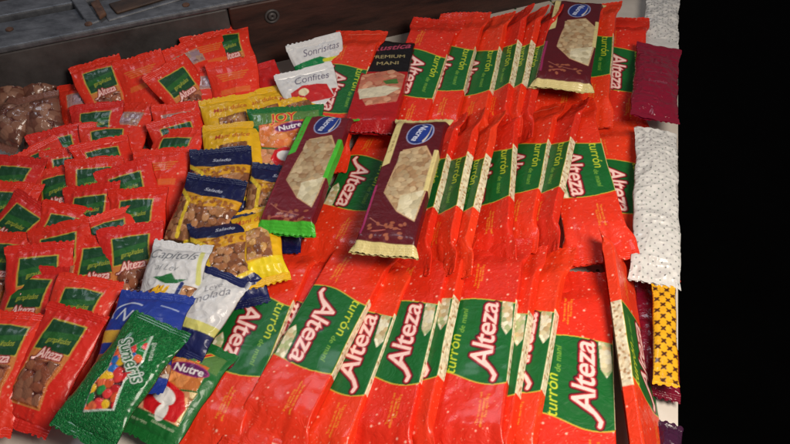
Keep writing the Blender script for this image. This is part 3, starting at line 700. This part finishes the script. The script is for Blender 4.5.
def lay(o, name, head, tail, z, L, pitch=0, roll=0, T=1.8):
    """lay a package with its top end towards photo position head and its bottom end towards tail"""
    a, b_ = spot(head[0], head[1], z/100), spot(tail[0], tail[1], z/100); d = a-b_; yaw = math.degrees(math.atan2(-d.x, d.y)); c = (a+b_)/2
    R = Matrix.Rotation(math.radians(yaw), 3, 'Z') @ Matrix.Rotation(math.radians(pitch), 3, 'X') @ Matrix.Rotation(math.radians(-roll), 3, 'Y')
    o.rotation_euler = R.to_euler(); o.location = c; o.name = name; return o
gold = (206, 190, 130)
o = block_pack('nougat_bar', art_oval(5, MAROON, gold, 6.6, 1.6, 24), OP, 6.6, 1.6, 24, 9.4, 31)
lay(o, 'nougat_bar', (425, 116), (382, 258), 7.6, 24, 0, 8); tag(o, 'dark red bar with gold ends and blue oval emblem across the middle row', 'nougat bar', 'dark nougat bars with an oval emblem')
o = block_pack('nougat_bar', art_oval(6, MAROON, gold, 7.4, 1.8, 25), OP, 7.4, 1.8, 25, 9.8, 32)
lay(o, 'nougat_bar', (581, -8), (559, 101), 7.2, 25, 0, 4); tag(o, 'dark red bar with big nougat picture and gold lower end on the far row', 'nougat bar', 'dark nougat bars with an oval emblem')
o = block_pack('nougat_bar', art_oval(7, (104, 22, 34), (70, 176, 50), 6.4, 1.6, 22, True), OP, 6.4, 1.6, 22, 8.6, 33)
lay(o, 'nougat_bar', (331, 115), (284, 230), 6.2, 22, 0, 6); tag(o, 'dark red nougat bar with bright green ends and sides, left of the middle row', 'nougat bar', 'dark nougat bars with an oval emblem')
o = block_pack('nougat_bar', art_black(8, 7.0, 1.5, 23), BP, 7.0, 1.5, 23, 9.0, 34)
lay(o, 'nougat_bar', (396, 36), (368, 134), 5.2, 23, 0, 4); tag(o, 'black and red peanut nougat bar with gold capitals, left end of the far row', 'nougat bar')

# ------------------------------------------------------------------ pouches
def bag(key, px, yaw, label, cat, i=0, z=4, pitch=20, roll=0, group=None, name=None, anchor=(0, 0, .8)):
    o = take(key, i); o.name = name or base_name[key]
    pose(o, px, z, yaw, pitch, roll, anchor); return tag(o, label, cat, group)
stock('red', [lambda s=s: pouch('sugared_nut_bag', art_redbag(s, 7.5, 12.8), RP, 7.5, 12.8, 2.0, seed=s+50) for s in (1, 2, 3, 4, 5, 6)])
stock('redback', [lambda s=s, g=g: pouch('sugared_nut_bag', art_back(s, 7.5, 12.8, g), RP, 7.5, 12.8, 2.0, seed=s+60) for s, g in ((1, False), (2, True))])
GR = 'small red bags of sugared nuts'
reds = [
 (97, 70, 24, 0, 'at the far left corner of the red heap, by the grey board'),
 (139, 66, 28, 1, 'standing against the grey board, its front turned down'),
 (186, 53, 22, 2, 'farthest of the overlapping red bags under the brown board'),
 (207, 43, 22, 3, 'between the farthest red bags under the brown board'),
 (225, 36, 24, 0, 'farthest right of the red heap, its top against the brown board'),
 (172, 74, 28, 1, 'behind the bag with the clear grey window, white letters just showing'),
 (131, 84, -4, 2, 'with a thin dark strip, below the one standing at the grey board'),
 (111, 97, 0, 3, 'with a small dark green strip directly below the silvery glare'),
 (154, 94, 9, 0, 'with yellow writing on its green strip, upper middle of the heap'),
 (95, 113, 14, 1, 'at the left of the heap beside the clear brown nut bags'),
 (107, 130, 12, 2, 'with a slanting green label, left of the bag with two green strips'),
 (176, 126, 7, 3, 'with a thin green strip, upper of the two below the clear window'),
 (176, 138, 3, 0, 'with a green strip above the face down bag with orange lines'),
 (55, 139, 16, 1, 'with a dull green label and foil glints, left side of the heap'),
 (102, 149, 10, 2, 'with a sliver of green, above the bright square green label'),
 (14, 168, -6, 3, 'with bluish green label at the left edge of the photo'),
 (58, 177, 6, 0, 'with a dark square label left of the bright square green label'),
 (94, 169, 0, 1, 'with a bright square green label in the middle of the heap'),
 (8, 193, -4, 2, 'cut by the left photo edge, above the bag tipped leftwards'),
 (89, 197, -4, 3, 'directly below the one with the bright square green label'),
 (136, 200, -3, 0, 'left of the navy bag, end of its white name showing'),
 (26, 212, -34, 1, 'tipped leftwards with its corner up, at the left of the heap'),
 (106, 224, 16, 2, 'with a slanting green wedge, above the one touching the fruit bag'),
 (58, 237, 9, 3, 'with a small dark label, right of the bag tipped to the left'),
 (6, 245, -6, 0, 'at the left edge of the photo below the tipped one'),
 (38, 258, -3, 1, 'with a shallow green label, just left of the column of green squares'),
 (100, 248, 1, 2, 'with green square and white name, touching the white fruit bag'),
 (32, 281, -3, 3, 'with white name, second from the front at the left'),
 (83, 291, -9, 0, 'with green label and white name, touching the blue bag'),
 (70, 158, 18, 0, 'with its label mostly hidden, just behind the bright square green label'),
 (128, 112, -8, 2, 'showing plain red left of the long clear window'),
 (124, 176, 8, 1, 'squeezed between the bright square green label and the face down bag'),
 (66, 217, -12, 3, 'squeezed right of the tipped bag, its label half covered'),
 (130, 238, 10, 4, 'between the white fruit bag and the column of green squares'),
 (34, 156, 26, 2, 'partly under the dim clear bags of brown nuts'),
 (232, 70, 20, 1, 'at the right end of the heap above the yellow bags'),
 (8, 326, -4, 1, 'cut by the left photo edge, in the front row'),
 (68, 324, -17, 2, 'nearest of all, showing its whole name and the clear window of nuts'),
]
for k, (x, y, yw, i, lb) in enumerate(reds):
    front = y > 300; pt = 14 if front else (20 if y > 270 else 23)
    if y < 280: yw += 6+14*math.sin(k*4.1)*(.5 if y > 160 else 1)
    zz = 5.6 if front else 4.6+.4*math.sin(k*2.3)
    if y < 80: pt = 34; zz = 7.4
    bag('redback' if (x, y) in ((139, 66), (207, 43), (186, 53), (128, 112), (232, 70)) else 'red', (x, y), yw, 'red nut bag '+lb, 'candy bag', k, zz, pt, 7*math.sin(k*1.7), GR, 'sugared_nut_bag', (0, 4.5, .6))
for x, y, yw, i, lb, rl in ((82, 92, 12, 0, 'with silvery glare on its clear window, far left of the heap', 4), (212, 76, 4, 0, 'with a grey clear window, beside the yellow bags', -4),
                        (178, 113, 10, 0, 'with a long clear window above the two thin green strips', 0), (160, 160, 4, 1, 'lying face down with orange lines, behind the navy bag', 0)):
    bag('redback', (x, y), yw, 'red nut bag '+lb, 'candy bag', i, 5.0 if y > 80 else 6.2, 26, rl, GR, 'sugared_nut_bag', (0, 4.5, .6))

stock('nuts', [lambda s=s: pouch('nut_bag', art_nuts(s, 5.8, 8.0), PP, 5.8, 8.0, 3.0, seed=s+70) for s in (1, 2)])
for x, y, yw, i, lb in ((36, 80, 38, 0, 'clear bag of brown round nuts with its corner up, against the grey board'), (4, 92, 10, 1, 'clear bag of brown nuts at the far left edge of the photo'),
                        (8, 122, -20, 0, 'dim clear bag of brown nuts, nearest of the clear ones at the left edge'), (40, 116, 20, 1, 'dim clear bag of brown nuts touching the red heap')):
    bag('nuts', (x, y), yw, lb, 'nut bag', i, 5.0, 24, 0, 'clear bags of brown nuts')

stock('yellow', [lambda s=s: pouch('peanut_bag', art_yellow(s, 8.4, 12.5), PP, 8.4, 12.5, 2.4, seed=s+80, crumple=.2) for s in (1, 2)])
stock('yellowsmall', [lambda: pouch('peanut_bag', art_yellow(5, 5.6, 11), PP, 5.6, 11, 2.0, seed=86, crumple=.2)])
GY = 'yellow peanut bags'
bag('yellow', (300, 118), 14, 'yellow bag behind the green and orange candy bag, in front of the white bags', 'peanut bag', 0, 3.8, 22, 0, GY)
bag('yellow', (234, 130), 16, 'upper left yellow bag touching the red heap', 'peanut bag', 1, 4.2, 20, 0, GY)
bag('yellow', (268, 122), 20, 'yellow bag between the upper left yellow one and the green and orange candy bag', 'peanut bag', 1, 4.0, 20, 0, GY)
bag('yellow', (232, 160), 6, 'crumpled yellow bag with a clear patch of nuts, behind the navy bags', 'peanut bag', 0, 4.6, 18, 0, GY)
bag('yellowsmall', (257, 240), 16, 'bright yellow bag with a nut window, nearest yellow one, below the green ended bar', 'peanut bag', 0, 5.4, 8, 0, GY)
stock('white', [lambda: pouch('peanut_bag', art_white(1, 7.0, 12, 0), PP, 7.0, 12, 2.4, seed=91, crumple=.2), lambda: pouch('peanut_bag', art_white(2, 6.6, 10.5, 1), PP, 6.6, 10.5, 2.2, seed=92, crumple=.25),
                lambda: pouch('peanut_bag', art_white(3, 9.0, 11.5, 2), PP, 9.0, 11.5, 1.8, seed=93, crumple=.25), lambda: pouch('peanut_bag', art_white(4, 9.0, 11.5, 3), PP, 9.0, 11.5, 1.8, seed=94, crumple=.25)])
bag('white', (326, 72), 26, 'white bag with violet script and a green band, farthest, by the brown board', 'peanut bag', 2, 4.5, 38, 0, 'white peanut bags')
bag('white', (315, 101), 22, 'white bag with script and red picture, behind the yellow bag', 'peanut bag', 3, 4.8, 30, 0, 'white peanut bags')
stock('plainred', [lambda: pouch('candy_bag', art_plain(4, 8.5, 12, (190, 26, 24)), PP, 8.5, 12, 2.2, seed=95)])
bag('plainred', (262, 98), 26, 'plain red bag left of the white bags, under the brown board', 'candy bag', 0, 4.0, 26, 0)
stock('joy', [lambda: pouch('candy_bag', art_joy(1, 10.5, 14), PP, 10.5, 14, 2.4, seed=96), lambda: pouch('candy_bag', art_joy(2, 7.4, 11.5), PP, 7.4, 11.5, 2.4, seed=97)])
bag('joy', (289, 148), 8, 'green and orange candy bag with a purple oval, behind the navy bags', 'candy bag', 0, 4.6, 20, 0, 'green and orange candy bags')
bag('joy', (174, 386), -24, 'green and orange candy bag nearest the front, beside the green beaded bag', 'candy bag', 1, 3.0, 4, 0, 'green and orange candy bags')
stock('navy', [lambda s=s: pouch('peanut_bag', art_navy(s, 8.2, 12), PP, 8.2, 12, 2.6, seed=s+100) for s in (1, 2)])
GN = 'navy peanut bags'
bag('navy', (219, 186), 6, 'navy bag with yellow band, upper left of the navy ones, under the crumpled yellow bag', 'peanut bag', 0, 4.8, 18, 0, GN)
bag('navy', (274, 203), -6, 'navy bag touching the dark red bar with green ends', 'peanut bag', 1, 4.8, 18, 0, GN)
bag('navy', (201, 217), -12, 'largest showing navy bag, beside the red heap and above the white bag with fruit', 'peanut bag', 0, 5.2, 16, 0, GN)
bag('navy', (226, 258), 14, 'navy bag with brown nuts in its window, between the two nearest white bags', 'peanut bag', 1, 4.8, 14, 0, GN)
bag('white', (166, 287), -8, 'white bag with grey script and a yellow fruit picture, right of the red heap', 'peanut bag', 0, 5.4, 14, 0, 'white peanut bags')
bag('white', (199, 309), -24, 'white bag with slanting script and navy lower end, left of the near bars', 'peanut bag', 1, 4.8, 8, 0, 'white peanut bags')
stock('blue', [lambda: pouch('candy_bag', art_blue(1, 8.2, 11), PP, 8.2, 11, 2.4, seed=98)])
bag('blue', (138, 336), -6, 'bright blue bag with white letters under the green beaded bag', 'candy bag', 0, 6.0, 8, 0)
stock('gum', [lambda: pouch('gummy_bag', art_gum(1, 7.0, 13.0), {**PP, 0: ('wrapper', 'glitter', None), 6: ('end_seal', 'glitter', None), 7: ('end_seal', 'glitter', None)}, 7.0, 13.0, 2.2, seed=99)])
bag('gum', (119, 373), -24, 'glittering green bag with coloured sweets in its window, at the front', 'candy bag', 0, 7.4, 6, 0)

# right border of the table
DP = {0: ('wrapper', 'paper', None), 1: ('printed_marks', 'paper', None), 6: ('end_seal', 'paper', None), 7: ('end_seal', 'paper', None)}
MP = {0: ('wrapper', 'clear', None), 1: ('printed_marks', 'clear', None), 6: ('end_seal', 'clear', None), 7: ('end_seal', 'clear', None)}
def one(name, art, parts, W, L, T, seed, head, tail, z, pitch, roll, label, cat, group=None, **k):
    o = pouch(name, art, parts, W, L, T, seed=seed, **k); lay(o, name, head, tail, z, L, pitch, roll); return tag(o, label, cat, group)
WH = (206, 204, 200)
one('gift_bag', art_plain(11, 6.0, 17, WH, 'dots'), DP, 6.0, 17, 1.6, 111, (664, -12), (660, 52), 3.0, 0, 0, 'crumpled white dotted bag at the far right corner of the table', 'gift bag', 'white dotted bags', crumple=.5)
one('gift_bag', art_plain(12, 5.8, 28, WH, 'dots'), DP, 5.8, 28, 1.8, 112, (657, 119), (656, 298), 4.0, 0, 0, 'long white dotted bag on the right border beside the middle row', 'gift bag', 'white dotted bags', crumple=.34, seal=.2, pleat=.2)
one('candy_bag', art_plain(13, 6.9, 19, (124, 14, 42), 'faint'), MP, 6.9, 19, 2.0, 113, (659, 48), (654, 118), 4.6, 0, -4, 'shiny dark red bag above the long white dotted one', 'candy bag', 'shiny dark red bags', crumple=.3)
one('candy_bag', art_plain(14, 4.6, 15, (108, 12, 36)), MP, 4.6, 15, 2.0, 114, (656, 282), (658, 398), 1.4, 0, 0, 'shiny dark red bag under the yellow starred one', 'candy bag', 'shiny dark red bags', crumple=.3)
one('starred_bag', art_plain(15, 2.6, 13, (226, 166, 26), 'stars'), DP, 2.6, 13, 1.2, 115, (664, 283), (665, 390), 3.6, 0, 0, 'narrow yellow bag with dark four pointed stars at the right border', 'gift bag', crumple=.12, seal=.4)
one('candy_bag', art_plain(16, 2.4, 8, (58, 22, 50)), MP, 2.4, 8, 1.6, 116, (672, 426), (664, 500), 1.2, 0, 0, 'dark purple bag cut by the lower right corner', 'candy bag', crumple=.2, seal=.4)

# masters that no place asked for
for ms in pool.values():
    for m in ms:
        if id(m) not in used:
            for ch in list(m.children_recursive): bpy.data.objects.remove(ch)
            bpy.data.objects.remove(m)
for o_ in scene.objects:
    if o_.parent is None and 'label' in o_ and len(o_['label'].split()) > 16: print('LONG', len(o_['label'].split()), o_['label'])
